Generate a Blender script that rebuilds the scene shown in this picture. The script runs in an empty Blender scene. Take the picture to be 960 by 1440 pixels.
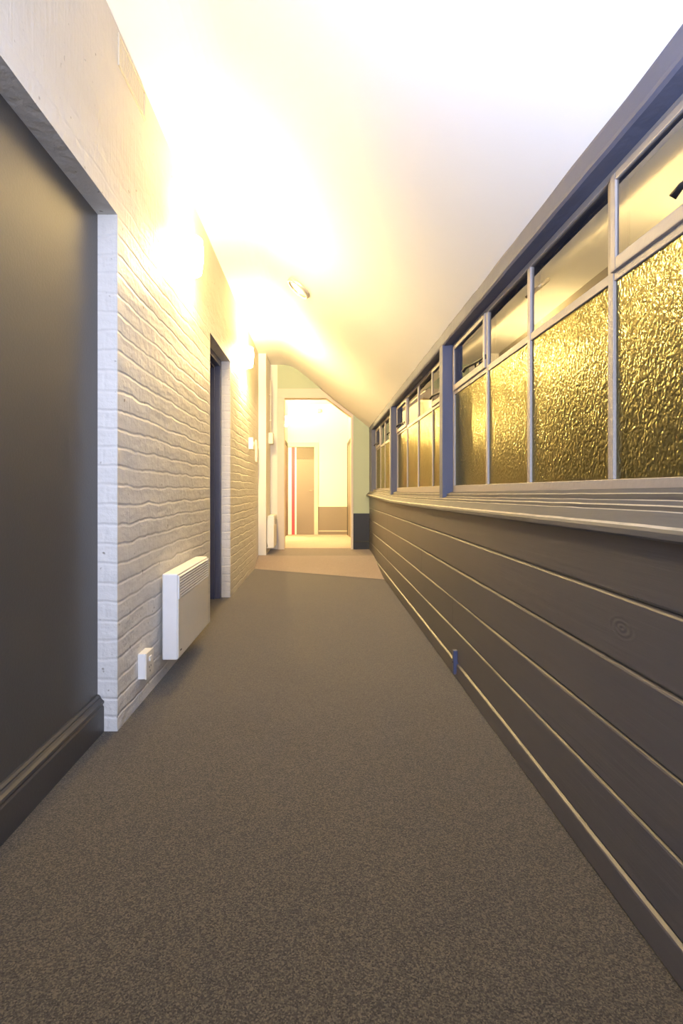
import bpy, bmesh, math, random
from mathutils import Vector, Matrix, noise

random.seed(7)
S = bpy.context.scene
COL = S.collection
R = math.radians

# ------------------------------------------------------------------ camera
EYE = 0.95
F = 700.0
cd = bpy.data.cameras.new('camera')
cam = bpy.data.objects.new('camera', cd)
COL.objects.link(cam)
cam.location = (0, 0, EYE)
cam.rotation_euler = (R(90), 0, 0)
cd.sensor_fit = 'AUTO'
cd.sensor_width = 36.0
cd.lens = 36.0 * F / 1440.0
cd.shift_x = 30.0 / 1440.0
cd.shift_y = -30.0 / 1440.0
cd.clip_start = 0.02
S.camera = cam

# ------------------------------------------------------------------ world, light, exposure
W = bpy.data.worlds.new('dusk')
S.world = W
W.use_nodes = True
W.node_tree.nodes['Background'].inputs[0].default_value = (0.30, 0.36, 0.55, 1)
W.node_tree.nodes['Background'].inputs[1].default_value = 0.10

def area(name, loc, rot, sx, sy, power, col, spread=180):
    d = bpy.data.lights.new(name, 'AREA')
    d.shape = 'RECTANGLE'; d.size = sx; d.size_y = sy
    d.energy = power; d.color = col; d.spread = R(spread)
    o = bpy.data.objects.new(name, d)
    o.location = loc; o.rotation_euler = rot
    COL.objects.link(o)
    return o

# cool fill lamps added out of view behind the camera
area('rear_fill_uplight', (0.22, -0.45, 1.30), (R(139), 0, R(-14)), 0.5, 0.5, 36, (0.66, 0.74, 1.0), 85)  # added free-standing uplight in place of a flash bounced off the ceiling
area('rear_fill_lamp', (0.02, -1.88, 1.45), (R(90), 0, 0), 1.0, 1.35, 31, (0.68, 0.75, 1.0), 80)  # added fill lamp in the near wall's opening, brightens camera-facing sides

S.view_settings.view_transform = 'Standard'
S.view_settings.look = 'None'
S.view_settings.exposure = 0.28
S.view_settings.gamma = 1.0
S.view_settings.use_curve_mapping = False
S.cycles.use_denoising = True
S.cycles.max_bounces = 10
S.cycles.diffuse_bounces = 6
S.cycles.sample_clamp_indirect = 6.0

WARM = (1.0, 0.70, 0.27)

# ------------------------------------------------------------------ materials
def new_mat(name):
    m = bpy.data.materials.new(name)
    m.use_nodes = True
    nt = m.node_tree
    b = nt.nodes['Principled BSDF']
    return m, nt, b

def N(nt, typ, **kw):
    n = nt.nodes.new(typ)
    for k, v in kw.items():
        if k in n.inputs:
            n.inputs[k].default_value = v
        else:
            setattr(n, k, v)
    return n

def obj_coords(nt):
    return N(nt, 'ShaderNodeTexCoord').outputs['Object']

def paint(name, col, rough=0.5, bump=0.15, scale=60, var=0.06, spec=0.5, stretch=None):
    """Painted surface: slight colour drift plus fine relief of brush marks."""
    m, nt, b = new_mat(name)
    L = nt.links
    c = obj_coords(nt)
    mp = N(nt, 'ShaderNodeMapping')
    L.new(c, mp.inputs['Vector'])
    if stretch: mp.inputs['Scale'].default_value = stretch
    n1 = N(nt, 'ShaderNodeTexNoise', Scale=3.0, Detail=5.0)
    n2 = N(nt, 'ShaderNodeTexNoise', Scale=float(scale), Detail=4.0)
    L.new(mp.outputs[0], n1.inputs['Vector']); L.new(mp.outputs[0], n2.inputs['Vector'])
    mx = N(nt, 'ShaderNodeMixRGB')
    mx.inputs[1].default_value = tuple(x * (1 - var) for x in col) + (1,)
    mx.inputs[2].default_value = tuple(min(1, x * (1 + var)) for x in col) + (1,)
    L.new(n1.outputs['Fac'], mx.inputs[0])
    L.new(mx.outputs[0], b.inputs['Base Color'])
    bp = N(nt, 'ShaderNodeBump', Strength=bump, Distance=0.004)
    L.new(n2.outputs['Fac'], bp.inputs['Height'])
    L.new(bp.outputs[0], b.inputs['Normal'])
    b.inputs['Roughness'].default_value = rough
    b.inputs['Specular IOR Level'].default_value = spec
    return m

def plain(name, col, rough=0.5, metal=0.0, emit=None, estr=0.0):
    m, nt, b = new_mat(name)
    L = nt.links
    n = N(nt, 'ShaderNodeTexNoise', Scale=25.0, Detail=3.0)
    L.new(obj_coords(nt), n.inputs['Vector'])
    mx = N(nt, 'ShaderNodeMixRGB')
    mx.inputs[1].default_value = tuple(x * 0.96 for x in col) + (1,)
    mx.inputs[2].default_value = tuple(min(1, x * 1.03) for x in col) + (1,)
    L.new(n.outputs['Fac'], mx.inputs[0]); L.new(mx.outputs[0], b.inputs['Base Color'])
    b.inputs['Roughness'].default_value = rough
    b.inputs['Metallic'].default_value = metal
    if emit:
        b.inputs['Emission Color'].default_value = emit + (1,)
        b.inputs['Emission Strength'].default_value = estr
    return m

def brick_mat():
    """White painted brick below, rough rendered plaster above door-head height."""
    m, nt, b = new_mat('white_painted_brick')
    L = nt.links
    tc = N(nt, 'ShaderNodeTexCoord')
    geo = N(nt, 'ShaderNodeNewGeometry')
    sx = N(nt, 'ShaderNodeSeparateXYZ'); L.new(tc.outputs['Object'], sx.inputs[0])
    sn = N(nt, 'ShaderNodeSeparateXYZ'); L.new(geo.outputs['True Normal'], sn.inputs[0])
    ab = N(nt, 'ShaderNodeMath', operation='ABSOLUTE'); L.new(sn.outputs['X'], ab.inputs[0])
    gt = N(nt, 'ShaderNodeMath', operation='GREATER_THAN'); L.new(ab.outputs[0], gt.inputs[0]); gt.inputs[1].default_value = 0.5
    mu = N(nt, 'ShaderNodeMix'); mu.data_type = 'FLOAT'
    L.new(gt.outputs[0], mu.inputs[0]); L.new(sx.outputs['X'], mu.inputs[2]); L.new(sx.outputs['Y'], mu.inputs[3])
    cb = N(nt, 'ShaderNodeCombineXYZ')
    L.new(mu.outputs[0], cb.inputs['X']); L.new(sx.outputs['Z'], cb.inputs['Y'])
    # hand-laid wobble
    wn = N(nt, 'ShaderNodeTexNoise', Scale=5.0, Detail=3.0); L.new(tc.outputs['Object'], wn.inputs['Vector'])
    wv = N(nt, 'ShaderNodeVectorMath', operation='MULTIPLY_ADD')
    L.new(wn.outputs['Color'], wv.inputs[0]); wv.inputs[1].default_value = (0.06, 0.042, 0); L.new(cb.outputs[0], wv.inputs[2])
    br = N(nt, 'ShaderNodeTexBrick', Scale=1.0)
    br.inputs['Brick Width'].default_value = 0.235
    br.inputs['Row Height'].default_value = 0.076
    br.inputs['Mortar Size'].default_value = 0.011
    br.inputs['Mortar Smooth'].default_value = 1.0
    L.new(wv.outputs[0], br.inputs['Vector'])
    # brick only below about head height
    mr = N(nt, 'ShaderNodeMapRange'); L.new(sx.outputs['Z'], mr.inputs[0])
    mr.inputs[1].default_value = 1.95; mr.inputs[2].default_value = 2.25
    mr.inputs[3].default_value = 1.0; mr.inputs[4].default_value = 0.0
    sw_ = N(nt, 'ShaderNodeSeparateXYZ'); L.new(wv.outputs[0], sw_.inputs[0])
    dv = N(nt, 'ShaderNodeMath', operation='DIVIDE'); L.new(sw_.outputs['Y'], dv.inputs[0]); dv.inputs[1].default_value = 0.076
    pp = N(nt, 'ShaderNodeMath', operation='PINGPONG'); L.new(dv.outputs[0], pp.inputs[0]); pp.inputs[1].default_value = 0.5
    rl = N(nt, 'ShaderNodeMapRange', interpolation_type='SMOOTHSTEP'); L.new(pp.outputs[0], rl.inputs[0])
    rl.inputs[1].default_value = 0.0; rl.inputs[2].default_value = 0.13; rl.inputs[3].default_value = 0.62; rl.inputs[4].default_value = 0.0
    bb = N(nt, 'ShaderNodeMath', operation='MULTIPLY_ADD'); L.new(br.outputs['Fac'], bb.inputs[0]); bb.inputs[1].default_value = 0.22; L.new(rl.outputs[0], bb.inputs[2])
    inv = N(nt, 'ShaderNodeMath', operation='MULTIPLY'); L.new(bb.outputs[0], inv.inputs[0]); L.new(mr.outputs[0], inv.inputs[1])
    patch = N(nt, 'ShaderNodeTexNoise', Scale=3.2, Detail=2.0); L.new(tc.outputs['Object'], patch.inputs['Vector'])
    pr = N(nt, 'ShaderNodeMapRange'); L.new(patch.outputs['Fac'], pr.inputs[0])
    pr.inputs[1].default_value = 0.35; pr.inputs[2].default_value = 0.62; pr.inputs[3].default_value = 0.5; pr.inputs[4].default_value = 1.0
    iv2 = N(nt, 'ShaderNodeMath', operation='MULTIPLY'); L.new(inv.outputs[0], iv2.inputs[0]); L.new(pr.outputs[0], iv2.inputs[1])
    # lumpy surface of the bricks, vertical brush drags in the plaster
    n1 = N(nt, 'ShaderNodeTexNoise', Scale=22.0, Detail=5.0, Roughness=0.6); L.new(tc.outputs['Object'], n1.inputs['Vector'])
    mp = N(nt, 'ShaderNodeMapping'); mp.inputs['Scale'].default_value = (70, 70, 5); L.new(tc.outputs['Object'], mp.inputs['Vector'])
    n2 = N(nt, 'ShaderNodeTexNoise', Scale=1.0, Detail=3.0); L.new(mp.outputs[0], n2.inputs['Vector'])
    # course-to-course waviness
    wavy = N(nt, 'ShaderNodeTexNoise', Scale=1.0, Detail=2.5); wm = N(nt, 'ShaderNodeMapping'); wm.inputs['Scale'].default_value = (5, 13, 5); L.new(wv.outputs[0], wm.inputs['Vector']); L.new(wm.outputs[0], wavy.inputs['Vector'])
    a1 = N(nt, 'ShaderNodeMath', operation='MULTIPLY_ADD'); L.new(n1.outputs['Fac'], a1.inputs[0]); a1.inputs[1].default_value = 0.55
    im = N(nt, 'ShaderNodeMath', operation='MULTIPLY'); L.new(iv2.outputs[0], im.inputs[0]); im.inputs[1].default_value = -0.42
    L.new(im.outputs[0], a1.inputs[2])
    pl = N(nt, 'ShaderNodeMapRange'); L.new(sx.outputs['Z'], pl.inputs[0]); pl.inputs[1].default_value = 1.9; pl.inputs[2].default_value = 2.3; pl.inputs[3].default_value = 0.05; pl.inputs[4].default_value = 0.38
    a2 = N(nt, 'ShaderNodeMath', operation='MULTIPLY_ADD'); L.new(n2.outputs['Fac'], a2.inputs[0]); L.new(pl.outputs[0], a2.inputs[1]); L.new(a1.outputs[0], a2.inputs[2])
    a3 = N(nt, 'ShaderNodeMath', operation='MULTIPLY_ADD'); L.new(wavy.outputs['Fac'], a3.inputs[0]); a3.inputs[1].default_value = 0.9; L.new(a2.outputs[0], a3.inputs[2])
    bp = N(nt, 'ShaderNodeBump', Strength=0.85, Distance=0.010)
    L.new(a3.outputs[0], bp.inputs['Height']); L.new(bp.outputs[0], b.inputs['Normal'])
    mx = N(nt, 'ShaderNodeMixRGB'); L.new(patch.outputs['Fac'], mx.inputs[0])
    mx.inputs[1].default_value = (0.66, 0.64, 0.60, 1); mx.inputs[2].default_value = (0.76, 0.74, 0.70, 1)
    pm = N(nt, 'ShaderNodeMixRGB'); L.new(pl.outputs[0], pm.inputs[0]); L.new(mx.outputs[0], pm.inputs[1]); pm.inputs[2].default_value = (0.30, 0.22, 0.08, 1); mx = pm  # tan of warm lamp light put into the upper plaster's colour
    # few dirt specks
    dn = N(nt, 'ShaderNodeTexNoise', Scale=38.0, Detail=1.0); L.new(tc.outputs['Object'], dn.inputs['Vector'])
    dr = N(nt, 'ShaderNodeMapRange'); L.new(dn.outputs['Fac'], dr.inputs[0]); dr.inputs[1].default_value = 0.74; dr.inputs[2].default_value = 0.80
    dm = N(nt, 'ShaderNodeMixRGB'); L.new(dr.outputs[0], dm.inputs[0]); L.new(mx.outputs[0], dm.inputs[1]); dm.inputs[2].default_value = (0.30, 0.27, 0.22, 1)
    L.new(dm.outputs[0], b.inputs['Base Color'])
    b.inputs['Roughness'].default_value = 0.55
    b.inputs['Specular IOR Level'].default_value = 0.35
    return m

def carpet_mat(name, c1, c2, c3):
    m, nt, b = new_mat(name)
    L = nt.links
    c = obj_coords(nt)
    n1 = N(nt, 'ShaderNodeTexNoise', Scale=230.0, Detail=2.0, Roughness=0.7)
    n2 = N(nt, 'ShaderNodeTexNoise', Scale=2.2, Detail=3.0)
    n3 = N(nt, 'ShaderNodeTexVoronoi', Scale=260.0)
    for n in (n1, n2, n3): L.new(c, n.inputs['Vector'])
    rp = N(nt, 'ShaderNodeValToRGB')
    e = rp.color_ramp.elements
    e[0].position = 0.22; e[0].color = c1 + (1,)
    e[1].position = 0.80; e[1].color = c3 + (1,)
    k = e.new(0.5); k.color = c2 + (1,)
    vc = N(nt, 'ShaderNodeTexVoronoi', Scale=340.0); L.new(c, vc.inputs['Vector'])
    sv = N(nt, 'ShaderNodeSeparateXYZ'); L.new(vc.outputs['Color'], sv.inputs[0])
    ff = N(nt, 'ShaderNodeMix'); ff.data_type = 'FLOAT'; ff.inputs[0].default_value = 0.55
    L.new(n1.outputs['Fac'], ff.inputs[2]); L.new(sv.outputs[0], ff.inputs[3])
    L.new(ff.outputs[0], rp.inputs[0])
    mr = N(nt, 'ShaderNodeMapRange'); L.new(n2.outputs['Fac'], mr.inputs[0])
    mr.inputs[3].default_value = 0.86; mr.inputs[4].default_value = 1.12
    mx = N(nt, 'ShaderNodeVectorMath', operation='SCALE'); L.new(rp.outputs[0], mx.inputs[0]); L.new(mr.outputs[0], mx.inputs['Scale'])
    L.new(mx.outputs[0], b.inputs['Base Color'])
    bp = N(nt, 'ShaderNodeBump', Strength=0.22, Distance=0.003)
    L.new(n3.outputs['Distance'], bp.inputs['Height']); L.new(bp.outputs[0], b.inputs['Normal'])
    b.inputs['Roughness'].default_value = 0.95
    b.inputs['Specular IOR Level'].default_value = 0.15
    b.inputs['Sheen Weight'].default_value = 0.25
    b.inputs['Sheen Roughness'].default_value = 0.5
    return m

def board_mat(name, col):
    """Dark grey gloss paint over planed boards: grain along the board, one raised knot."""
    m, nt, b = new_mat(name)
    L = nt.links
    c = obj_coords(nt)
    mp = N(nt, 'ShaderNodeMapping'); mp.inputs['Scale'].default_value = (60, 2.2, 60); L.new(c, mp.inputs['Vector'])
    n1 = N(nt, 'ShaderNodeTexNoise', Scale=1.0, Detail=5.0); L.new(mp.outputs[0], n1.inputs['Vector'])
    n2 = N(nt, 'ShaderNodeTexNoise', Scale=2.0, Detail=4.0); L.new(c, n2.inputs['Vector'])
    # knot
    kp = N(nt, 'ShaderNodeMapping'); kp.inputs['Location'].default_value = (-0.69 * 9, -1.14 * 9, -0.635 * 17); kp.inputs['Scale'].default_value = (9, 9, 17)
    L.new(c, kp.inputs['Vector'])
    kd = N(nt, 'ShaderNodeVectorMath', operation='LENGTH'); L.new(kp.outputs[0], kd.inputs[0])
    ks = N(nt, 'ShaderNodeMath', operation='SINE')
    km = N(nt, 'ShaderNodeMath', operation='MULTIPLY_ADD'); L.new(kd.outputs['Value'], km.inputs[0]); km.inputs[1].default_value = 34.0
    kn = N(nt, 'ShaderNodeMath', operation='MULTIPLY'); L.new(n2.outputs['Fac'], kn.inputs[0]); kn.inputs[1].default_value = 14.0
    L.new(kn.outputs[0], km.inputs[2]); L.new(km.outputs[0], ks.inputs[0])
    kf = N(nt, 'ShaderNodeMapRange'); L.new(kd.outputs['Value'], kf.inputs[0]); kf.inputs[1].default_value = 0.15; kf.inputs[2].default_value = 0.50; kf.inputs[3].default_value = 0.45; kf.inputs[4].default_value = 0.0
    kk = N(nt, 'ShaderNodeMath', operation='MULTIPLY_ADD'); L.new(ks.outputs[0], kk.inputs[0]); L.new(kf.outputs[0], kk.inputs[1]); L.new(n1.outputs['Fac'], kk.inputs[2])
    bp = N(nt, 'ShaderNodeBump', Strength=0.35, Distance=0.003)
    L.new(kk.outputs[0], bp.inputs['Height']); L.new(bp.outputs[0], b.inputs['Normal'])
    mx = N(nt, 'ShaderNodeMixRGB'); L.new(n2.outputs['Fac'], mx.inputs[0])
    mx.inputs[1].default_value = tuple(x * 0.85 for x in col) + (1,); mx.inputs[2].default_value = tuple(x * 1.15 for x in col) + (1,)
    L.new(mx.outputs[0], b.inputs['Base Color'])
    b.inputs['Roughness'].default_value = 0.42
    return m

def glass_mat(name, textured):
    m = bpy.data.materials.new(name); m.use_nodes = True
    nt = m.node_tree; L = nt.links
    for n in list(nt.nodes): nt.nodes.remove(n)
    out = N(nt, 'ShaderNodeOutputMaterial')
    fr = N(nt, 'ShaderNodeFresnel', IOR=2.35 if textured else 3.4)
    gl = N(nt, 'ShaderNodeBsdfGlossy')
    gl.inputs['Roughness'].default_value = 0.19 if textured else 0.0
    gl.inputs['Color'].default_value = (0.95, 0.88, 0.50, 1) if textured else (0.95, 0.95, 0.95, 1)
    mix = N(nt, 'ShaderNodeMixShader')
    if textured:
        tr = N(nt, 'ShaderNodeBsdfRefraction', IOR=1.2, Roughness=0.35)
        tr.inputs['Color'].default_value = (0.75, 0.68, 0.42, 1)
        c = obj_coords(nt)
        w = N(nt, 'ShaderNodeTexNoise', Scale=30.0, Detail=2.0); L.new(c, w.inputs['Vector'])
        mv = N(nt, 'ShaderNodeVectorMath', operation='MULTIPLY_ADD'); L.new(w.outputs['Color'], mv.inputs[0]); mv.inputs[1].default_value = (0.03, 0.03, 0.03); L.new(c, mv.inputs[2])
        mpp = N(nt, 'ShaderNodeMapping'); mpp.inputs['Scale'].default_value = (1, 1.0, 0.72); L.new(mv.outputs[0], mpp.inputs['Vector'])
        v = N(nt, 'ShaderNodeTexVoronoi', Scale=125.0, feature='SMOOTH_F1'); L.new(mpp.outputs[0], v.inputs['Vector'])
        bp = N(nt, 'ShaderNodeBump', Strength=0.55, Distance=0.0032)
        L.new(v.outputs['Distance'], bp.inputs['Height'])
        for n in (fr, gl, tr): L.new(bp.outputs[0], n.inputs['Normal'])
    else:
        tr = N(nt, 'ShaderNodeBsdfTransparent')
        tr.inputs['Color'].default_value = (0.85, 0.88, 0.88, 1)
    L.new(fr.outputs[0], mix.inputs[0]); L.new(tr.outputs[0], mix.inputs[1]); L.new(gl.outputs[0], mix.inputs[2])
    L.new(mix.outputs[0], out.inputs['Surface'])
    return m

M = {}
M['brick'] = brick_mat()
M['ceiling'] = paint('white_ceiling_paint', (0.82, 0.81, 0.80), 0.7, 0.08, 40, 0.02, 0.3)
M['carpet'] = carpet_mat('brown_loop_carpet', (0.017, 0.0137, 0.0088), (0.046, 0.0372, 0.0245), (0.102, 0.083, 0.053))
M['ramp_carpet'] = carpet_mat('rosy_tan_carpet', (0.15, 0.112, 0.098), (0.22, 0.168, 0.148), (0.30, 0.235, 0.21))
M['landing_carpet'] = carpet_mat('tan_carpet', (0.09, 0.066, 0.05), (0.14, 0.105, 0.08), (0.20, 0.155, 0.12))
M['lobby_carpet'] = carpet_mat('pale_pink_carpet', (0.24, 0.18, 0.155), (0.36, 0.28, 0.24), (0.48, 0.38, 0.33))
M['board'] = board_mat('charcoal_board_paint', (0.076, 0.073, 0.080))
M['panel'] = paint('charcoal_panel_paint', (0.070, 0.066, 0.060), 0.33, 0.12, 120, 0.05)
M['base'] = paint('charcoal_skirting_paint', (0.06, 0.057, 0.054), 0.42, 0.1, 90, 0.05)
M['post'] = paint('grey_post_paint', (0.10, 0.11, 0.165), 0.58, 0.5, 28, 0.10, 0.28)
M['sill'] = paint('grey_sill_paint', (0.085, 0.085, 0.09), 0.55, 0.55, 22, 0.14, 0.28, stretch=(3, 0.35, 3))
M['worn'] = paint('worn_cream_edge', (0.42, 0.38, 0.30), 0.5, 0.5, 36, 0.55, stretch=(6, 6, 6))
M['steel'] = paint('pale_grey_window_paint', (0.33, 0.30, 0.28), 0.42, 0.25, 60, 0.06)
M['glass_rough'] = glass_mat('hammered_glass', True)
M['glass_clear'] = glass_mat('clear_glass', False)
M['iron'] = plain('black_iron', (0.03, 0.03, 0.03), 0.4, 0.6)
M['vent'] = paint('painted_over_metal', (0.57, 0.51, 0.38), 0.6, 0.3, 40, 0.06)
M['white'] = plain('white_enamel', (0.80, 0.79, 0.76), 0.38)
M['cream_plastic'] = plain('cream_plastic', (0.80, 0.76, 0.66), 0.4)
M['slot'] = plain('dark_slot', (0.05, 0.045, 0.04), 0.7)
M['door_blue'] = paint('slate_door_paint', (0.075, 0.085, 0.15), 0.4, 0.1, 80, 0.05)
M['cream_wall'] = paint('cream_wall_paint', (0.78, 0.75, 0.68), 0.6, 0.1, 40, 0.02)
M['green_wall'] = paint('pale_green_wall_paint', (0.40, 0.46, 0.33), 0.6, 0.08, 40, 0.03)
M['dado_dark'] = paint('black_dado_paint', (0.015, 0.016, 0.018), 0.5, 0.08, 60, 0.05)
M['dado_tan'] = paint('taupe_dado_paint', (0.20, 0.17, 0.14), 0.5, 0.08, 60, 0.04)
M['frame_cream'] = paint('cream_frame_paint', (0.62, 0.55, 0.46), 0.5, 0.08, 60, 0.04)
M['door_tan'] = paint('taupe_door_paint', (0.21, 0.175, 0.145), 0.45, 0.06, 60, 0.03)
M['stripe_white'] = plain('white_stripe', (0.80, 0.79, 0.80), 0.5)
M['stripe_red'] = plain('red_stripe', (0.62, 0.06, 0.10), 0.5)
M['transom'] = paint('brown_top_paint', (0.105, 0.09, 0.065), 0.5, 0.06, 60, 0.03)
M['shade'] = plain('opal_glass_shade', (0.9, 0.88, 0.82), 0.4, 0, (1.0, 0.71, 0.30), 180.0)
M['lens'] = plain('opal_lens', (0.85, 0.83, 0.80), 0.3)
M['chrome'] = plain('pale_metal_rim', (0.72, 0.66, 0.52), 0.25, 0.5)
M['night'] = plain('dark_ground', (0.03, 0.03, 0.035), 0.9)

# ------------------------------------------------------------------ mesh helpers
class MB:
    """Collects pieces and links them as ONE mesh object."""
    def __init__(s):
        s.bm = bmesh.new(); s.mats = []; s.cur = 0
    def mat(s, m):
        if m not in s.mats: s.mats.append(m)
        s.cur = s.mats.index(m); return s
    def _fin(s, faces):
        for f in faces: f.material_index = s.cur
    def box(s, x0, x1, y0, y1, z0, z1, bev=0.0, seg=2):
        t = bmesh.new()
        r = bmesh.ops.create_cube(t, size=1.0)
        for v in r['verts']:
            v.co = Vector(((x0 + x1) / 2 + v.co.x * (x1 - x0), (y0 + y1) / 2 + v.co.y * (y1 - y0), (z0 + z1) / 2 + v.co.z * (z1 - z0)))
        if bev > 0:
            bmesh.ops.bevel(t, geom=list(t.edges), offset=bev, segments=seg, affect='EDGES', profile=0.6)
        s.merge(t); return s
    def merge(s, t, mtx=None):
        mp = {}
        for v in t.verts:
            mp[v] = s.bm.verts.new(mtx @ v.co if mtx else v.co)
        fs = []
        for f in t.faces:
            try: fs.append(s.bm.faces.new([mp[v] for v in f.verts]))
            except ValueError: pass
        for f, g in zip(fs, t.faces): f.smooth = g.smooth
        s._fin(fs); t.free()
    def prism(s, prof, axis, a, b, steps=1, off=None, edge=None):
        """Closed profile extruded along axis. axis 'y': prof=(x,z); 'x': prof=(y,z); 'z': prof=(x,y)."""
        def P(p, t):
            if axis == 'y': return Vector((p[0], t, p[1]))
            if axis == 'x': return Vector((t, p[0], p[1]))
            return Vector((p[0], p[1], t))
        rings = []
        for i in range(steps + 1):
            t = a + (b - a) * i / steps
            d = off(t) if off else Vector()
            rings.append([s.bm.verts.new(P(p, t) + d) for p in prof])
        fs = []; n = len(prof)
        for i in range(steps):
            for k in range(n):
                fs.append(s.bm.faces.new((rings[i][k], rings[i][(k + 1) % n], rings[i + 1][(k + 1) % n], rings[i + 1][k])))
        caps = [s.bm.faces.new(rings[0]), s.bm.faces.new(list(reversed(rings[-1])))]
        s._fin(fs + caps)
        if edge:
            es, m_ = edge
            if m_ not in s.mats: s.mats.append(m_)
            for i, f in enumerate(fs):
                if i % n in es: f.material_index = s.mats.index(m_)
        return s
    def grid(s, rows):
        """Rows of points joined into a sheet."""
        vs = [[s.bm.verts.new(p) for p in r] for r in rows]
        fs = []
        for i in range(len(vs) - 1):
            for k in range(len(vs[0]) - 1):
                fs.append(s.bm.faces.new((vs[i][k], vs[i][k + 1], vs[i + 1][k + 1], vs[i + 1][k])))
        s._fin(fs); return s
    def lathe(s, prof, mtx, seg=32, a0=0.0, a1=2 * math.pi, smooth=True):
        """prof of (radius, height) turned about local z, placed by mtx."""
        full = abs(a1 - a0 - 2 * math.pi) < 1e-6
        n = seg if full else seg + 1
        rings = []
        for i in range(n):
            a = a0 + (a1 - a0) * i / seg
            rings.append([s.bm.verts.new(mtx @ Vector((r * math.cos(a), r * math.sin(a), h))) for r, h in prof])
        fs = []
        for i in range(n if full else n - 1):
            A, B = rings[i], rings[(i + 1) % n]
            for k in range(len(prof) - 1):
                fs.append(s.bm.faces.new((A[k], B[k], B[k + 1], A[k + 1])))
        for f in fs: f.smooth = smooth
        s._fin(fs); return s
    def tube(s, pts, r, seg=10):
        pts = [Vector(p) for p in pts]; rings = []
        for i, p in enumerate(pts):
            d = (pts[min(i + 1, len(pts) - 1)] - pts[max(i - 1, 0)]).normalized()
            u = d.orthogonal().normalized() if i == 0 else (u - d * u.dot(d)).normalized()
            w = d.cross(u)
            rr = r[i] if isinstance(r, (list, tuple)) else r
            rings.append([s.bm.verts.new(p + (u * math.cos(2 * math.pi * k / seg) + w * math.sin(2 * math.pi * k / seg)) * rr) for k in range(seg)])
        fs = []
        for i in range(len(pts) - 1):
            for k in range(seg):
                fs.append(s.bm.faces.new((rings[i][k], rings[i][(k + 1) % seg], rings[i + 1][(k + 1) % seg], rings[i + 1][k])))
        for f in fs: f.smooth = True
        fs.append(s.bm.faces.new(list(reversed(rings[0])))); fs.append(s.bm.faces.new(rings[-1]))
        s._fin(fs); return s
    def build(s, name, mat=None, parent=None, weld=True, offset=None):
        if mat is not None:
            if not s.mats: s.mats = [mat]
        if weld: bmesh.ops.remove_doubles(s.bm, verts=s.bm.verts, dist=1e-5)
        bmesh.ops.recalc_face_normals(s.bm, faces=s.bm.faces)
        me = bpy.data.meshes.new(name)
        s.bm.to_mesh(me); s.bm.free()
        for m in s.mats: me.materials.append(m)
        o = bpy.data.objects.new(name, me); COL.objects.link(o)
        if parent is not None: o.parent = parent
        return o

def tag(o, label=None, cat=None, group=None, kind=None):
    if label: o['label'] = label
    if cat: o['category'] = cat
    if group: o['group'] = group
    if kind: o['kind'] = kind
    return o

def empty(name, loc, rz=0.0):
    e = bpy.data.objects.new(name, None); COL.objects.link(e)
    e.location = loc; e.rotation_euler = (0, 0, rz); e.empty_display_size = 0.05
    return e

def copy_tree(o, parent=None):
    c = o.copy(); COL.objects.link(c); c.parent = parent
    for ch in [q for q in bpy.data.objects if q.parent == o]: copy_tree(ch, c)
    return c

# ------------------------------------------------------------------ measurements (x right, y along the corridor, z up)
XL, XR = -0.80, 0.69            # faces of the brick wall and of the board wall
XREC = -0.878                   # face of the blocked-up opening
Y0 = -1.9                       # near end of the corridor, behind the camera
YREC0, YREC1, ZREC = 0.35, 1.965, 2.04
YD0, YD1, ZD = 3.62, 4.43, 2.10
YP = 6.45                       # where the wall thickens
YE = 7.0                        # end wall with the doorway
XP = -0.70
ZTOP = 0.13                     # landing height
YB = 11.3                       # back wall of the lobby
def slope(x): return 1.81 + (0.72 - x) * 0.8125

# ------------------------------------------------------------------ floor
def floor_z(y): return 0.0
b = MB()
b.grid([[(-1.15, Y0, 0), (0.9, Y0, 0)], [(-1.15, 5.3, 0), (0.9, 5.15, 0)]] )
b.grid([[(-1.15, 5.3, 0), (0.9, 5.15, 0)], [(-1.15, 6.35, 0), (0.9, 5.18, 0)]])
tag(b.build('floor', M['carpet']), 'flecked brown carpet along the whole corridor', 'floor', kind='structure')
rows = []
for i in range(13):
    t = i / 12
    # lower edge runs askew across the corridor; the upper edge is square to it
    yl = 6.33 + (6.52 - 6.33) * t if False else 6.10 + (6.42 - 6.10) * t
    yr = 5.22 + (6.42 - 5.22) * t
    e = 3 * t * t - 2 * t ** 3
    z = 0.004 + 0.108 * (0.6 * t + 0.4 * e)
    rows.append([(-0.95 + (1.80) * k / 6, yl + (yr - yl) * k / 6, z) for k in range(7)])
b = MB().grid(rows)
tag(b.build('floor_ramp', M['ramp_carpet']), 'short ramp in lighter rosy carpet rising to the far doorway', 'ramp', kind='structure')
b = MB().grid([[(-0.95, 6.42, 0.112), (0.85, 6.42, 0.112)], [(-0.95, 7.12, ZTOP), (0.85, 7.12, ZTOP)]])
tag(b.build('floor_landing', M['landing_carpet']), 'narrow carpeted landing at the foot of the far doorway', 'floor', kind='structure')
b = MB().grid([[(-0.95, 7.12, ZTOP), (0.85, 7.12, ZTOP)], [(-0.95, YB + 0.1, -0.05), (0.85, YB + 0.1, -0.05)]])
tag(b.build('floor_lobby', M['lobby_carpet']), 'pale pinkish carpet of the lobby beyond the doorway', 'floor', kind='structure')

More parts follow.
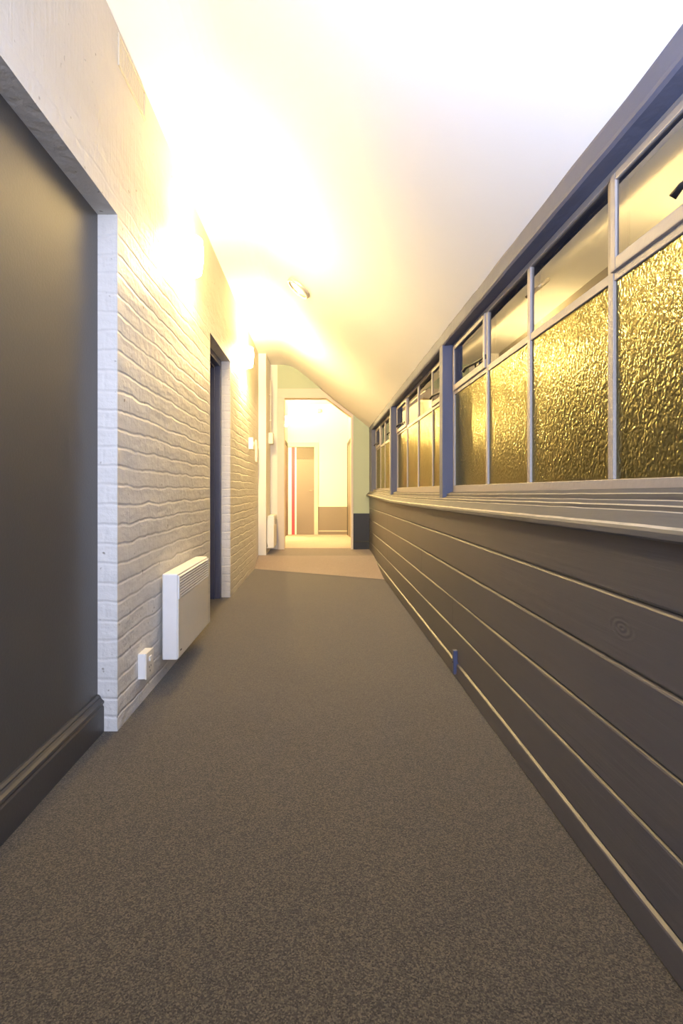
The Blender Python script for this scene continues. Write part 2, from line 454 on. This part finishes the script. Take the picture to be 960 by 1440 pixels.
# ------------------------------------------------------------------ ceiling: flat strip on the left, then one long slope to the window head
def ceil_prof(y):
    t = (y - Y0) / (YE - Y0)
    cx = -0.535 + t * 0.135; cz = slope(cx)
    p = [(-1.15, cz), (cx - 0.14, cz)]
    for k in range(1, 6):
        q = k / 6                                     # rounded change of pitch
        a = Vector((cx - 0.14, cz)); m_ = Vector((cx, cz)); c = Vector((cx + 0.11, slope(cx + 0.11)))
        v = a * (1 - q) ** 2 + m_ * 2 * q * (1 - q) + c * q * q
        p.append((v.x, v.y))
    p.append((cx + 0.11, slope(cx + 0.11)))
    p.append((0.765, slope(0.765)))
    return p
rows = []
for i in range(25):
    y = Y0 + (7.10 - Y0) * i / 24
    pr = ceil_prof(y)
    rows.append([(x, y, z) for x, z in pr] + [(x, y, z + 0.06) for x, z in reversed(pr)])
rows = [r + [r[0]] for r in rows]
b = MB().grid(rows)
o = b.build('ceiling', M['ceiling'])
for f in o.data.polygons: f.use_smooth = False
tag(o, 'white ceiling sloping down to the window wall', 'ceiling', kind='structure')

# ------------------------------------------------------------------ left wall
b = MB()
TOPW = 2.95
b.box(-1.10, XL, Y0, YREC0, 0, TOPW)
b.box(-1.10, XL, YREC0, YREC1, ZREC, TOPW)
b.box(-1.10, XL, YREC1, YD0, 0, TOPW)
b.box(-1.10, XL, YD0, YD1, ZD, TOPW)
b.box(-1.10, XL, YD1, YP, 0, TOPW)
tag(b.build('wall_left', M['brick'], weld=False), 'white painted brick wall along the left side', 'wall', kind='structure')
b = MB().box(-1.10, XP, YP, YE, 0, 2.90, 0.004)
tag(b.build('wall_pier', M['cream_wall']), 'cream pier where the left wall steps out before the doorway', 'wall', kind='structure')
b = MB().box(-1.05, XREC, YREC0 - 0.02, YREC1 + 0.02, 0, ZREC + 0.02)
tag(b.build('wall_recess', M['panel']), 'charcoal panel filling the wide opening in the brick wall', 'wall', kind='structure')
# moulded skirting of the recess
prof = [(XREC - 0.01, 0.0), (XREC + 0.026, 0.0), (XREC + 0.026, 0.098), (XREC + 0.022, 0.104), (XREC + 0.022, 0.108), (XREC + 0.027, 0.114), (XREC + 0.026, 0.122),
        (XREC + 0.018, 0.128), (XREC + 0.013, 0.134), (XREC + 0.013, 0.139), (XREC + 0.006, 0.146), (XREC - 0.01, 0.147)]
b = MB().prism(prof, 'y', YREC0 + 0.002, YREC1 - 0.002)
tag(b.build('baseboard_left', M['base']), 'moulded charcoal skirting under the dark recessed panel', 'skirting', kind='structure')

# ------------------------------------------------------------------ dark door set in the brick wall
d = empty('door_1', (-0.93, (YD0 + YD1) / 2, 0))
tag(d, 'slate grey door deep in the brick wall beside the heater', 'door', kind='structure')
def loc(o, p): o.location = tuple(-c for c in p); return o
P0 = (-0.93, (YD0 + YD1) / 2, 0)
b = MB()
b.box(-0.99, -0.878, YD1 - 0.055, YD1 + 0.005, 0, ZD + .005, 0.004)
b.box(-0.99, -0.878, YD0 - 0.005, YD0 + 0.055, 0, ZD + .005, 0.004)
b.box(-0.99, -0.878, YD0 + 0.055, YD1 - 0.055, ZD - 0.055, ZD + .005, 0.004)
b.box(-0.985, -0.925, YD1 - 0.075, YD1 - 0.055, 0, ZD - 0.055, 0.002)
b.box(-0.985, -0.925, YD0 + 0.055, YD0 + 0.075, 0, ZD - 0.055, 0.002)
b.box(-0.985, -0.925, YD0 + 0.075, YD1 - 0.075, ZD - 0.075, ZD - 0.055, 0.002)
loc(b.build('door_frame', M['door_blue'], d), P0)
b = MB().box(-1.035, -0.988, YD0 + 0.05, YD1 - 0.05, 0.008, ZD - 0.052, 0.003)
leaf = loc(b.build('door_leaf', M['door_blue'], d), P0)
for z in (0.28, 1.30, 1.82):
    b = MB()
    b.tube([(-0.979, YD1 - 0.084, z - 0.05), (-0.979, YD1 - 0.084, z + 0.05)], 0.008)
    b.box(-0.986, -0.977, YD1 - 0.115, YD1 - 0.084, z - 0.045, z + 0.045, 0.001)
    loc(b.build('hinge', M['iron'], d), P0)

# ------------------------------------------------------------------ right wall: shiplap boards
b = MB()
seams = [0.0, 0.083, 0.238, 0.392, 0.55, 0.71, 0.90]
rnd = random.Random(3)
def wob(seed, amp=0.0016):
    return lambda t: Vector((noise.noise(Vector((t * 1.3, seed * 7.1, 0))) * amp, 0, noise.noise(Vector((t * 0.9, seed * 3.7, 5))) * amp * 1.6))
for i in range(6):
    z0, z1 = seams[i], seams[i + 1]
    th = -0.006 if i == 0 else 0.0
    prof = [(0.735, z0), (XR + th + 0.007, z0), (XR + th + 0.0015, z0 + 0.004), (XR + th, z0 + 0.008), (XR + th + 0.001, z1 - 0.010),
            (XR + th + 0.003, z1 - 0.006), (XR + th + 0.010, z1 - 0.001), (0.735, z1 - 0.001)]
    joints = {0: [3.6], 1: [5.15], 2: [5.1, 2.6], 3: [5.17, 3.4], 4: [5.12], 5: [5.16]}[i]
    ys = [Y0] + sorted(joints) + [7.02]
    for a, c in zip(ys[:-1], ys[1:]):
        b.prism(prof, 'y', a + 0.0012, c - 0.0012, max(2, int((c - a) / 0.12)), wob(i))
b.box(0.732, 0.80, Y0, 7.02, 0, 0.90)
o = b.build('wall_right', M['board'], weld=False)
tag(o, 'charcoal painted horizontal boards below the windows', 'wall', kind='structure')

# ------------------------------------------------------------------ window sill, header and posts
SAG = [(-2.5, 0.0), (1.0, 0.0), (2.2, -0.010), (3.6, -0.018), (4.6, -0.018), (5.4, -0.004), (7.1, 0.022)]
def sag(y):
    for (a, za), (c, zc) in zip(SAG[:-1], SAG[1:]):
        if a <= y <= c:
            return za + (zc - za) * (y - a) / (c - a)
    return 0.0
prof = [(0.79, 0.955), (0.742, 0.957), (0.716, 0.946), (0.714, 0.944), (0.7135, 0.931), (0.711, 0.929), (0.690, 0.921), (0.688, 0.918), (0.687, 0.909), (0.684, 0.907),
        (0.655, 0.882), (0.649, 0.877), (0.646, 0.870), (0.646, 0.858), (0.650, 0.853), (0.70, 0.856), (0.79, 0.87)]
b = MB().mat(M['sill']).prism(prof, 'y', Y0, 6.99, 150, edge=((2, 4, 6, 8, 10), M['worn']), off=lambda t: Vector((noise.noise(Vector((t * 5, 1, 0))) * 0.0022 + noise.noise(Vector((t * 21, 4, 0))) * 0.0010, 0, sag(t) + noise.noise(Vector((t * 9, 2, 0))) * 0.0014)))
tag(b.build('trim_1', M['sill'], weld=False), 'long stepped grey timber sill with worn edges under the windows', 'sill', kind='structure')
ZH = 1.772
prof = [(0.80, ZH + 0.002), (0.735, ZH), (0.697, ZH - 0.004), (0.690, ZH + 0.003), (0.688, ZH + 0.012), (0.690, ZH + 0.058), (0.688, 1.838), (0.765, 1.778), (0.80, 1.778)]
b = MB().prism(prof, 'y', Y0, 6.99, 150, lambda t: Vector((noise.noise(Vector((t * 4, 8, 0))) * 0.002 + noise.noise(Vector((t * 17, 3, 0))) * 0.0012, 0, noise.noise(Vector((t * 7, 6, 0))) * 0.0035)))
tag(b.build('trim_2', M['post'], weld=False), 'grey timber head beam between the windows and the sloping ceiling', 'beam', kind='structure')
POSTS = [(0.68, 0.74), (2.81, 2.885), (4.86, 4.935), (6.70, 6.99)]
for i, (a, c) in enumerate(POSTS):
    b = MB().box(XR, 0.80, a, c, 0.915 + sag(a) * 0.8, ZH + 0.002, 0.004)
    tag(b.build('trim_%d' % (3 + i), M['post']), ['grey timber post at the near end of the nearest window', 'grey timber post between the nearest and middle windows',
        'grey timber post between the middle and farthest windows', 'grey timber post closing the farthest window beside the green end wall'][i], 'post', kind='structure')

# ------------------------------------------------------------------ windows
ZT = 1.50
def stay_parts(parent, yc, P, z):
    """Casement stay: pivot bracket, perforated bar and curled handle, lying over the rail."""
    b = MB()
    b.box(0.739, 0.761, yc - 0.020, yc + 0.020, z - 0.004, z + 0.010, 0.002)
    b.tube([(0.749, yc, z + 0.008), (0.749, yc, z + 0.026)], 0.006)
    b.tube([(0.752, yc - 0.085, z + 0.018), (0.749, yc, z + 0.022), (0.733, yc + 0.090, z + 0.022), (0.72, yc + 0.125, z + 0.018), (0.712, yc + 0.140, z + 0.003)], [0.006, 0.0075, 0.0075, 0.007, 0.0085])
    b.box(0.744, 0.758, yc - 0.095, yc - 0.060, z + 0.004, z + 0.026, 0.002)
    b.tube([(0.751, yc - 0.045, z - 0.002), (0.751, yc - 0.045, z - 0.020)], [0.006, 0.004])
    return loc(b.build('casement_stay', M['iron'], parent, weld=False), P)

def make_window(idx, ya, yb, bars, opens, stays, label):
    """Steel window between two posts: bars = y of the three mullions; opens = bays whose top light is hinged."""
    P = (0.75, (ya + yb) / 2, 0.95)
    w = empty('window_%d' % idx, P)
    tag(w, label, 'window', kind='structure')
    x0, x1 = 0.749, 0.775
    zb = 0.957
    b = MB()
    b.box(x0, x1, ya, ya + 0.026, 0.935, ZH, 0.002); b.box(x0, x1, yb - 0.026, yb, 0.935, ZH, 0.002)
    b.box(x0 - 0.004, x1, ya + 0.026, yb - 0.026, 0.935, zb + 0.022, 0.002)
    b.box(x0, x1, ya + 0.026, yb - 0.026, ZH - 0.022, ZH, 0.002)
    loc(b.build('frame', M['steel'], w), P)
    ed = [ya + 0.026] + list(bars) + [yb - 0.026]
    for y in bars:
        b = MB().box(x0, x1, y - 0.012, y + 0.012, zb + 0.022, ZH - 0.022, 0.002)
        loc(b.build('mullion', M['steel'], w), P)
    b = MB()
    for i in range(4):
        a = ed[i] + (0.012 if i else 0); c = ed[i + 1] - (0.012 if i < 3 else 0)
        b.box(x0 + 0.002, x1, a, c, ZT - 0.014, ZT + 0.012, 0.002)
    loc(b.build('transom', M['steel'], w), P)
    b = MB()
    for i in range(4):
        b.box(0.757, 0.763, ed[i] + 0.002, ed[i + 1] - 0.002, zb + 0.016, ZT)
    g = loc(b.build('lower_panes', M['glass_rough'], w, weld=False), P); g['label'] = 'hammered obscured glass'
    b = MB()
    for i in range(4):
        if i not in opens: b.box(0.757, 0.763, ed[i] + 0.002, ed[i + 1] - 0.002, ZT, ZH - 0.01)
    g = loc(b.build('upper_panes', M['glass_clear'], w, weld=False), P); g['label'] = 'clear glass'
    for i in opens:
        a = ed[i] + (0.012 if i else 0) - 0.003; c = ed[i + 1] - (0.012 if i < 3 else 0) + 0.003
        z0, z1 = ZT + 0.006, ZH - 0.018
        b = MB(); q = 0.7415
        b.box(q, 0.756, a, a + 0.024, z0, z1, 0.003); b.box(q, 0.756, c - 0.024, c, z0, z1, 0.003)
        b.box(q, 0.756, a + 0.024, c - 0.024, z0, z0 + 0.032, 0.003); b.box(q, 0.756, a + 0.024, c - 0.024, z1 - 0.022, z1, 0.003)
        s = loc(b.build('opening_light', M['steel'], w), P)
        b = MB().box(0.747, 0.753, a + 0.02, c - 0.02, z0 + 0.028, z1 - 0.018)
        b.build('pane', M['glass_clear'], s)
        stay_y = stays[i]
        o = stay_parts(s, stay_y, (0, 0, 0), z0 + 0.034)
    return w

make_window(1, 0.74, 2.81, (1.285, 1.79, 2.24), (0, 3), {0: 0.867, 3: 2.34}, 'nearest window on the right, its gold textured panes the largest in view')
make_window(2, 2.885, 4.86, (3.33, 3.82, 4.30), (0, 3), {0: 3.08, 3: 4.50}, 'middle window of the row, between two grey timber posts')
make_window(3, 4.935, 6.70, (5.37, 5.78, 6.19), (0, 3), {0: 5.15, 3: 6.42}, 'farthest and smallest window of the row, beside the green end wall')
b = MB().grid([[(0.85, Y0, -0.6), (4.5, Y0, -0.6)], [(0.85, 9, -0.6), (4.5, 9, -0.6)]])
tag(b.build('ground_outside', M['night']), 'dark ground outside the windows', 'ground', kind='structure')

# ------------------------------------------------------------------ end wall with doorway
def zc(x):
    c = -0.40
    return min(slope(x), slope(c)) + 0.03
DX0, DX1, DZ = -0.50, 0.435, 2.25
b = MB()
b.mat(M['green_wall'])
b.prism([(DX1 + 0.03, 0.63), (0.74, 0.63), (0.74, zc(0.74)), (DX1 + 0.03, zc(DX1 + 0.03))], 'y', YE, 7.12)
b.prism([(DX0 - 0.10, DZ + 0.13), (0.055, DZ + 0.13), (-0.40, zc(-0.40)), (DX0 - 0.10, zc(-0.6))], 'y', YE, 7.12)
b.mat(M['cream_wall'])
b.box(XP - 0.05, DX0 - 0.10, YE, 7.12, 0.05, 2.75)
b.mat(M['dado_dark'])
b.box(DX1 + 0.03, 0.74, YE - 0.002, 7.12, 0.05, 0.63)
tag(b.build('wall_far', weld=False), 'end wall, pale green over a black dado, around the far doorway', 'wall', kind='structure')
b = MB().prism([(YE - 0.016, ZTOP - 0.02), (YE - 0.016, 0.225), (YE - 0.012, 0.232), (YE - 0.006, 0.240), (YE + 0.002, 0.242), (YE + 0.002, ZTOP - 0.02)], 'x', DX1 + 0.03, XR + 0.001)
tag(b.build('baseboard_far', M['dado_dark']), 'black skirting at the foot of the green end wall', 'skirting', kind='structure')
# doorway lining
b = MB()
b.box(DX0 - 0.10, DX0, YE - 0.02, 7.14, ZTOP - 0.03, DZ, 0.004)
b.box(DX1, DX1 + 0.03, YE - 0.012, 7.14, ZTOP - 0.03, slope(DX1 + 0.03) - 0.005, 0.003)
xs = 0.72 - (DZ - 1.81) / 0.8125
b.prism([(DX0 - 0.10, DZ), (xs - 0.012, DZ), (xs - 0.18, DZ + 0.13), (DX0 - 0.10, DZ + 0.13)], 'y', YE - 0.02, 7.14)
b.prism([(xs - 0.20, DZ + 0.13), (DX1 + 0.02, slope(DX1 + 0.02) - 0.002), (DX1 + 0.02, slope(DX1 + 0.02) - 0.05), (xs - 0.20, DZ + 0.08)], 'y', YE - 0.018, 7.13)
tag(b.build('trim_7', M['frame_cream'], weld=False), 'cream timber lining of the far doorway cut by the slope', 'door frame', kind='structure')

# ------------------------------------------------------------------ lobby beyond the doorway
XA, XB = -0.74, 0.62
ZC2 = 2.92
b = MB().box(XA - 0.1, XA, 7.12, YB, -0.2, ZC2)
tag(b.build('wall_lobby_left', M['cream_wall']), 'cream side wall of the lobby, left of the striped door', 'wall', kind='structure')
b = MB().box(XB, XB + 0.1, 7.12, YB, -0.2, ZC2)
tag(b.build('wall_lobby_right', M['cream_wall']), 'cream side wall of the lobby, opposite the lobby lamp', 'wall', kind='structure')
b = MB().box(-1.0, 0.9, 7.10, YB + 0.1, ZC2, ZC2 + 0.05)
tag(b.build('ceiling_lobby', M['ceiling']), 'flat cream ceiling of the lobby', 'ceiling', kind='structure')
b = MB()
b.mat(M['cream_wall']); b.box(-1.0, 0.9, YB, YB + 0.1, 0.585, ZC2)
b.mat(M['dado_tan']); b.box(-1.0, 0.9, YB - 0.002, YB + 0.1, -0.15, 0.585)
tag(b.build('wall_back', weld=False), 'cream lobby back wall with a taupe dado', 'wall', kind='structure')
b = MB()
b.mat(M['frame_cream']); b.box(-0.035, XB, YB - 0.022, YB - 0.002, 0.025, 0.045, 0.003)
b.mat(M['dado_tan']); b.box(-0.035, XB, YB - 0.018, YB - 0.002, -0.05, 0.025)
tag(b.build('baseboard_back', weld=False), 'taupe skirting with a pale top edge along the lobby back wall', 'skirting', kind='structure')

# striped door on the back wall: leaf with the stripes painted on, darker top section above
P0 = (-0.5, YB, -0.05)
d = empty('door_2', P0)
tag(d, 'taupe lobby door with white and red vertical stripes', 'door', kind='structure')
xa, xb = -0.73, -0.135
def striped(b, z0, z1, y0, y1, base):
    st = [(xa, -0.645, M['stripe_white']), (-0.645, -0.572, M['stripe_red']), (-0.572, -0.535, M['stripe_white']), (-0.535, xb, base)]
    for a, c, m_ in st:
        b.mat(m_); b.box(a, c, y0, y1, z0, z1)
b = MB(); striped(b, -0.042, 1.665, YB - 0.035, YB - 0.004, M['door_tan'])
loc(b.build('door_leaf', None, d), P0)
b = MB(); striped(b, 1.668, 1.935, YB - 0.026, YB - 0.004, M['transom'])
loc(b.build('top_section', None, d), P0)
b = MB()
b.box(xb, -0.045, YB - 0.05, YB - 0.003, -0.05, 2.04, 0.003)
b.box(xa, xb, YB - 0.05, YB - 0.003, 1.938, 2.04, 0.003)
loc(b.build('door_frame', M['frame_cream'], d), P0)
b = MB().tube([(-0.19, YB - 0.036, 0.95), (-0.19, YB - 0.07, 0.95), (-0.26, YB - 0.075, 0.95)], 0.008)
loc(b.build('door_handle', M['chrome'], d), P0)
# doors in the lobby's side walls
for nm, xw, sgn, lab in (('door_3', XA, 1, 'taupe door in the lobby side wall nearest the striped door'), ('door_4', XB, -1, 'taupe door in the lobby side wall opposite the striped door')):
    P0 = (xw, 10.2, 0)
    d = empty(nm, P0); tag(d, lab, 'door', kind='structure')
    zf = 0.0
    b = MB()
    b.box(*sorted((xw, xw + sgn * 0.022)), 9.12, 9.20, zf - 0.03, 1.93, 0.003)
    b.box(*sorted((xw, xw + sgn * 0.022)), 11.0, 11.07, zf - 0.05, 1.93, 0.003)
    b.box(*sorted((xw, xw + sgn * 0.022)), 9.12, 11.07, 1.93, 2.0, 0.003)
    loc(b.build('door_frame', M['dado_dark'], d), P0)
    b = MB().box(*sorted((xw, xw + sgn * 0.012)), 9.20, 11.0, zf - 0.02, 1.925, 0.003)
    loc(b.build('door_leaf', M['door_tan'], d), P0)

# unseen near end wall, its tall opening added to hold the fill lamp
b = MB()
b.box(-1.1, -0.50, Y0 - 0.1, Y0, 0, 2.9); b.box(0.55, 0.8, Y0 - 0.1, Y0, 0, 2.9)
b.box(-0.50, 0.55, Y0 - 0.1, Y0, 0, 0.75); b.box(-0.50, 0.55, Y0 - 0.1, Y0, 2.15, 2.9)
tag(b.build('wall_near', M['cream_wall'], weld=False), 'cream wall closing the corridor behind the viewer', 'wall', kind='structure')

# ------------------------------------------------------------------ convector heaters
def make_heater():
    """Local frame: wall at x=0, front towards +x, length along y, bottom at z=0."""
    h = empty('convector_heater', (0, 0, 0))
    Lh, Hh, D0, D1 = 0.66, 0.425, 0.022, 0.102
    b = MB()
    b.box(D0, D1 - 0.004, -Lh / 2, Lh / 2, 0.0, Hh, 0.009, 3)
    b.box(0.014, D0 + 0.004, -Lh / 2 + 0.03, Lh / 2 - 0.03, 0.03, Hh - 0.03, 0.003)
    b.build('casing', M['white'], h)
    b = MB().box(D1 - 0.005, D1, -Lh / 2 + 0.006, Lh / 2 - 0.006, 0.008, Hh - 0.128, 0.002)
    p = b.build('front_panel', M['cream_plastic'], h); p['label'] = 'flat cream front panel'
    b = MB()
    b.mat(M['slot']); b.box(D1 - 0.0045, D1 - 0.0025, -Lh / 2 + 0.020, Lh / 2 - 0.020, Hh - 0.122, Hh - 0.016)
    b.mat(M['white'])
    for i in range(8):
        z = Hh - 0.124 + i * 0.0145
        b.prism([(D1 - 0.004, z), (D1 + 0.003, z + 0.001), (D1 + 0.003, z + 0.006), (D1 - 0.004, z + 0.0105)], 'y', -Lh / 2 + 0.018, Lh / 2 - 0.018)
    for y in (-Lh / 2 + 0.008, Lh / 2 - 0.022):
        b.box(D1 - 0.004, D1 + 0.003, y, y + 0.014, Hh - 0.126, Hh - 0.010, 0.001)
    b.build('vent_grille', None, h, weld=False)
    for y in (-0.22, 0.22):
        b = MB().box(-0.004, 0.016, y - 0.02, y + 0.02, 0.05, 0.36, 0.002)
        b.box(-0.004, 0.04, y - 0.016, y + 0.016, -0.012, 0.012, 0.002)
        b.build('wall_bracket', M['white'], h)
    b = MB().box(D1, D1 + 0.0012, -Lh / 2 + 0.035, -Lh / 2 + 0.058, 0.035, 0.042)
    b.build('badge', M['slot'], h)
    return h
h1 = make_heater()
h1.location = (XL, 2.78, 0.115)
tag(h1, 'white convector heater with a louvred top on the brick wall beside the socket', 'heater', 'white convector heaters')
h2 = copy_tree(h1)
h2.location = (XP - 0.005, 6.70, 0.20)
h2.scale = (1, 0.62, 1)
tag(h2, 'far white convector heater on the pier by the doorway', 'heater', 'white convector heaters')

# ------------------------------------------------------------------ wall lamps
def make_sconce():
    """Up-and-down wall lamp: back plate, half-round opal shade open at both ends, lamp holder inside."""
    s = empty('wall_lamp', (0, 0, 0))
    b = MB().box(-0.006, 0.012, -0.05, 0.05, -0.085, 0.085, 0.004)
    b.build('back_plate', M['chrome'], s)
    b = MB()
    out = [(0.088, -0.095), (0.098, -0.03), (0.100, 0.03), (0.094, 0.095), (0.089, 0.095), (0.095, 0.03), (0.093, -0.03), (0.083, -0.095), (0.088, -0.095)]
    b.lathe(out, Matrix.Translation((0.012, 0, 0)), 28, -math.pi / 2, math.pi / 2)
    b.build('lamp_shade', M['shade'], s)
    b = MB()
    b.tube([(0.01, 0, 0), (0.05, 0, 0)], 0.010)
    b.tube([(0.05, 0, -0.02), (0.05, 0, 0.02)], 0.016)
    b.build('lamp_holder', M['white'], s)
    return s
def lamp_light(name, p, power, r=0.03):
    d = bpy.data.lights.new(name, 'POINT'); d.energy = power; d.color = WARM; d.shadow_soft_size = r
    o = bpy.data.objects.new(name, d); COL.objects.link(o); o.location = p
sc = make_sconce()
LZ = 2.33
sc.location = (XL, 2.93, LZ); tag(sc, 'glowing up-and-down wall lamp above the heater, brightest on the brick wall', 'wall lamp', 'warm wall lamps')
s2 = copy_tree(sc); s2.location = (XL, 5.15, LZ); tag(s2, 'glowing wall lamp on the brick wall beyond the slate grey door', 'wall lamp', 'warm wall lamps')
s3 = copy_tree(sc); s3.location = (XA, 9.7, 2.30); tag(s3, 'glowing wall lamp inside the lobby above a side door', 'wall lamp', 'warm wall lamps')
for nm, (x, y, z), pw in (('lamp_light', (XL, 2.93, LZ), 36), ('lamp_light_b', (XL, 5.15, LZ), 130), ('lamp_light_c', (XA, 9.7, 2.30), 620)):
    lamp_light(nm + '_up', (x + 0.055, y, z + 0.08), pw)
    lamp_light(nm + '_down', (x + 0.055, y, z - 0.07), pw * 0.62)

# ------------------------------------------------------------------ round ceiling light on the slope
def ceiling_frame(x, y):
    n = Vector((-0.8125, 0, -1)).normalized()         # faces down into the corridor
    t = Vector((0, 1, 0)); u = t.cross(n)
    m_ = Matrix((u, t, n)).transposed().to_4x4()
    m_.translation = Vector((x, y, slope(x)))
    return m_
cl = empty('ceiling_light', (-0.16, 3.85, slope(-0.16)))
tag(cl, 'small round ceiling light with a pale rim on the slope', 'ceiling light')
m_ = ceiling_frame(-0.16, 3.85)
m_.translation = Vector((0, 0, 0))
b = MB().lathe([(0.060, -0.003), (0.100, -0.003), (0.104, 0.006), (0.102, 0.020), (0.094, 0.027), (0.086, 0.026), (0.084, 0.014)], m_, 40)
b.build('rim', M['chrome'], cl)
b = MB().lathe([(0.0001, 0.024), (0.03, 0.0235), (0.06, 0.021), (0.086, 0.014)], m_, 40)
b.build('lens', M['lens'], cl)

# ------------------------------------------------------------------ socket, switches, boxes, vent
so = empty('power_socket', (XL, 2.235, 0.175))
tag(so, 'white surface-mounted power socket low on the brick wall', 'socket')
b = MB().box(-0.004, 0.030, -0.046, 0.046, -0.056, 0.056, 0.004)
b.build('back_box', M['white'], so)
b = MB().box(0.030, 0.037, -0.048, 0.048, -0.058, 0.058, 0.003)
fp = b.build('faceplate', M['cream_plastic'], so)
b = MB()
for dy, dz, sz in ((-0.011, -0.012, 0.004), (0.011, -0.012, 0.004), (0, -0.032, 0.004)):
    b.box(0.0368, 0.0376, dy - 0.002, dy + 0.002, dz - sz, dz + sz)
b.build('pin_slots', M['slot'], fp, weld=False)
b = MB().prism([(0.0365, 0.014), (0.043, 0.016), (0.040, 0.034), (0.0365, 0.034)], 'y', -0.014, 0.014)
b.build('rocker_switch', M['white'], so)

sw = empty('light_switch', (XL, 5.62, 1.48))
tag(sw, 'white light switch box on the brick wall past the slate grey door', 'switch')
b = MB().box(-0.004, 0.045, -0.045, 0.045, -0.065, 0.065, 0.004)
b.build('back_box', M['white'], sw)
b = MB().box(0.045, 0.051, -0.048, 0.048, -0.068, 0.068, 0.003)
b.build('faceplate', M['cream_plastic'], sw)
b = MB().prism([(0.0505, -0.022), (0.055, -0.020), (0.0585, 0.018), (0.0505, 0.022)], 'y', -0.012, 0.012)
b.build('rocker_switch', M['white'], sw)

nb = empty('control_panel', (XL, 6.24, 1.44))
tag(nb, 'flat cream panel at the end of the brick wall next to the cream pier', 'panel')
b = MB().box(-0.004, 0.016, -0.10, 0.10, -0.135, 0.135, 0.004)
b.build('plate', M['cream_plastic'], nb)
b = MB().box(0.016, 0.019, -0.07, 0.07, -0.105, 0.105, 0.002)
b.build('cover', M['white'], nb)

ab = empty('alarm_box', (XP, 6.80, 1.66))
tag(ab, 'small cream box with a conduit running up the pier by the doorway', 'alarm box')
b = MB().box(-0.004, 0.062, -0.08, 0.08, -0.075, 0.075, 0.005)
b.build('housing', M['cream_plastic'], ab)
b = MB().tube([(0.022, 0.02, 0.07), (0.022, 0.02, 0.80)], 0.011)
b.build('conduit', M['cream_plastic'], ab)
for z in (0.25, 0.6):
    b = MB().box(-0.003, 0.036, 0.004, 0.036, z - 0.008, z + 0.008, 0.002)
    b.build('pipe_clip', M['cream_plastic'], ab)

vt = empty('wall_vent', (XL, 2.12, 2.70))
tag(vt, 'painted-over wall vent high on the plaster near the ceiling', 'vent')
b = MB()
for (y0, y1, z0, z1) in ((-0.15, 0.15, -0.065, -0.052), (-0.15, 0.15, 0.052, 0.065), (-0.15, -0.137, -0.052, 0.052), (0.137, 0.15, -0.052, 0.052)):
    b.box(-0.002, 0.006, y0, y1, z0, z1, 0.001)
b.build('frame', M['vent'], vt)
b = MB()
for i in range(16):
    y = -0.13 + i * 0.0163
    b.box(-0.002, 0.004, y, y + 0.010, -0.053, 0.053, 0.001)
b.build('grille', M['vent'], vt, weld=False)

cb_ = empty('wooden_block', (XR, 2.515, 0.085))
tag(cb_, 'small dark block fixed upright at the foot of the boarded wall', 'block')
b = MB().box(-0.020, 0.006, -0.012, 0.012, -0.06, 0.06, 0.002)
b.build('block', M['door_blue'], cb_)
b = MB().tube([(-0.0225, 0, 0.0), (-0.019, 0, 0.0)], 0.004)
b.build('screw', M['iron'], cb_)

# lobby ceiling fittings
bt = empty('batten_light', (-0.25, 10.55, ZC2))
tag(bt, 'slim batten light on the lobby ceiling seen through the doorway', 'light fitting')
b = MB().box(-0.28, 0.28, -0.035, 0.035, -0.030, 0.002, 0.004); b.build('housing', M['frame_cream'], bt)
b = MB().tube([(-0.26, 0, -0.042), (0.26, 0, -0.042)], 0.013); b.build('tube', M['lens'], bt)
for x in (-0.265, 0.255):
    b = MB().box(x, x + 0.014, -0.018, 0.018, -0.058, -0.026, 0.002); b.build('end_cap', M['white'], bt)
cm = empty('wall_sensor', (-0.02, YB, 2.76))
tag(cm, 'tiny sensor on a bracket high on the lobby back wall', 'sensor')
b = MB().box(-0.03, 0.03, -0.012, 0.002, -0.05, 0.05, 0.003); b.build('mount', M['frame_cream'], cm)
b = MB().tube([(0, -0.01, 0), (0, -0.05, -0.01)], 0.009); b.box(-0.035, 0.035, -0.09, -0.045, -0.045, 0.020, 0.006); b.build('sensor_body', M['frame_cream'], cm, weld=False)
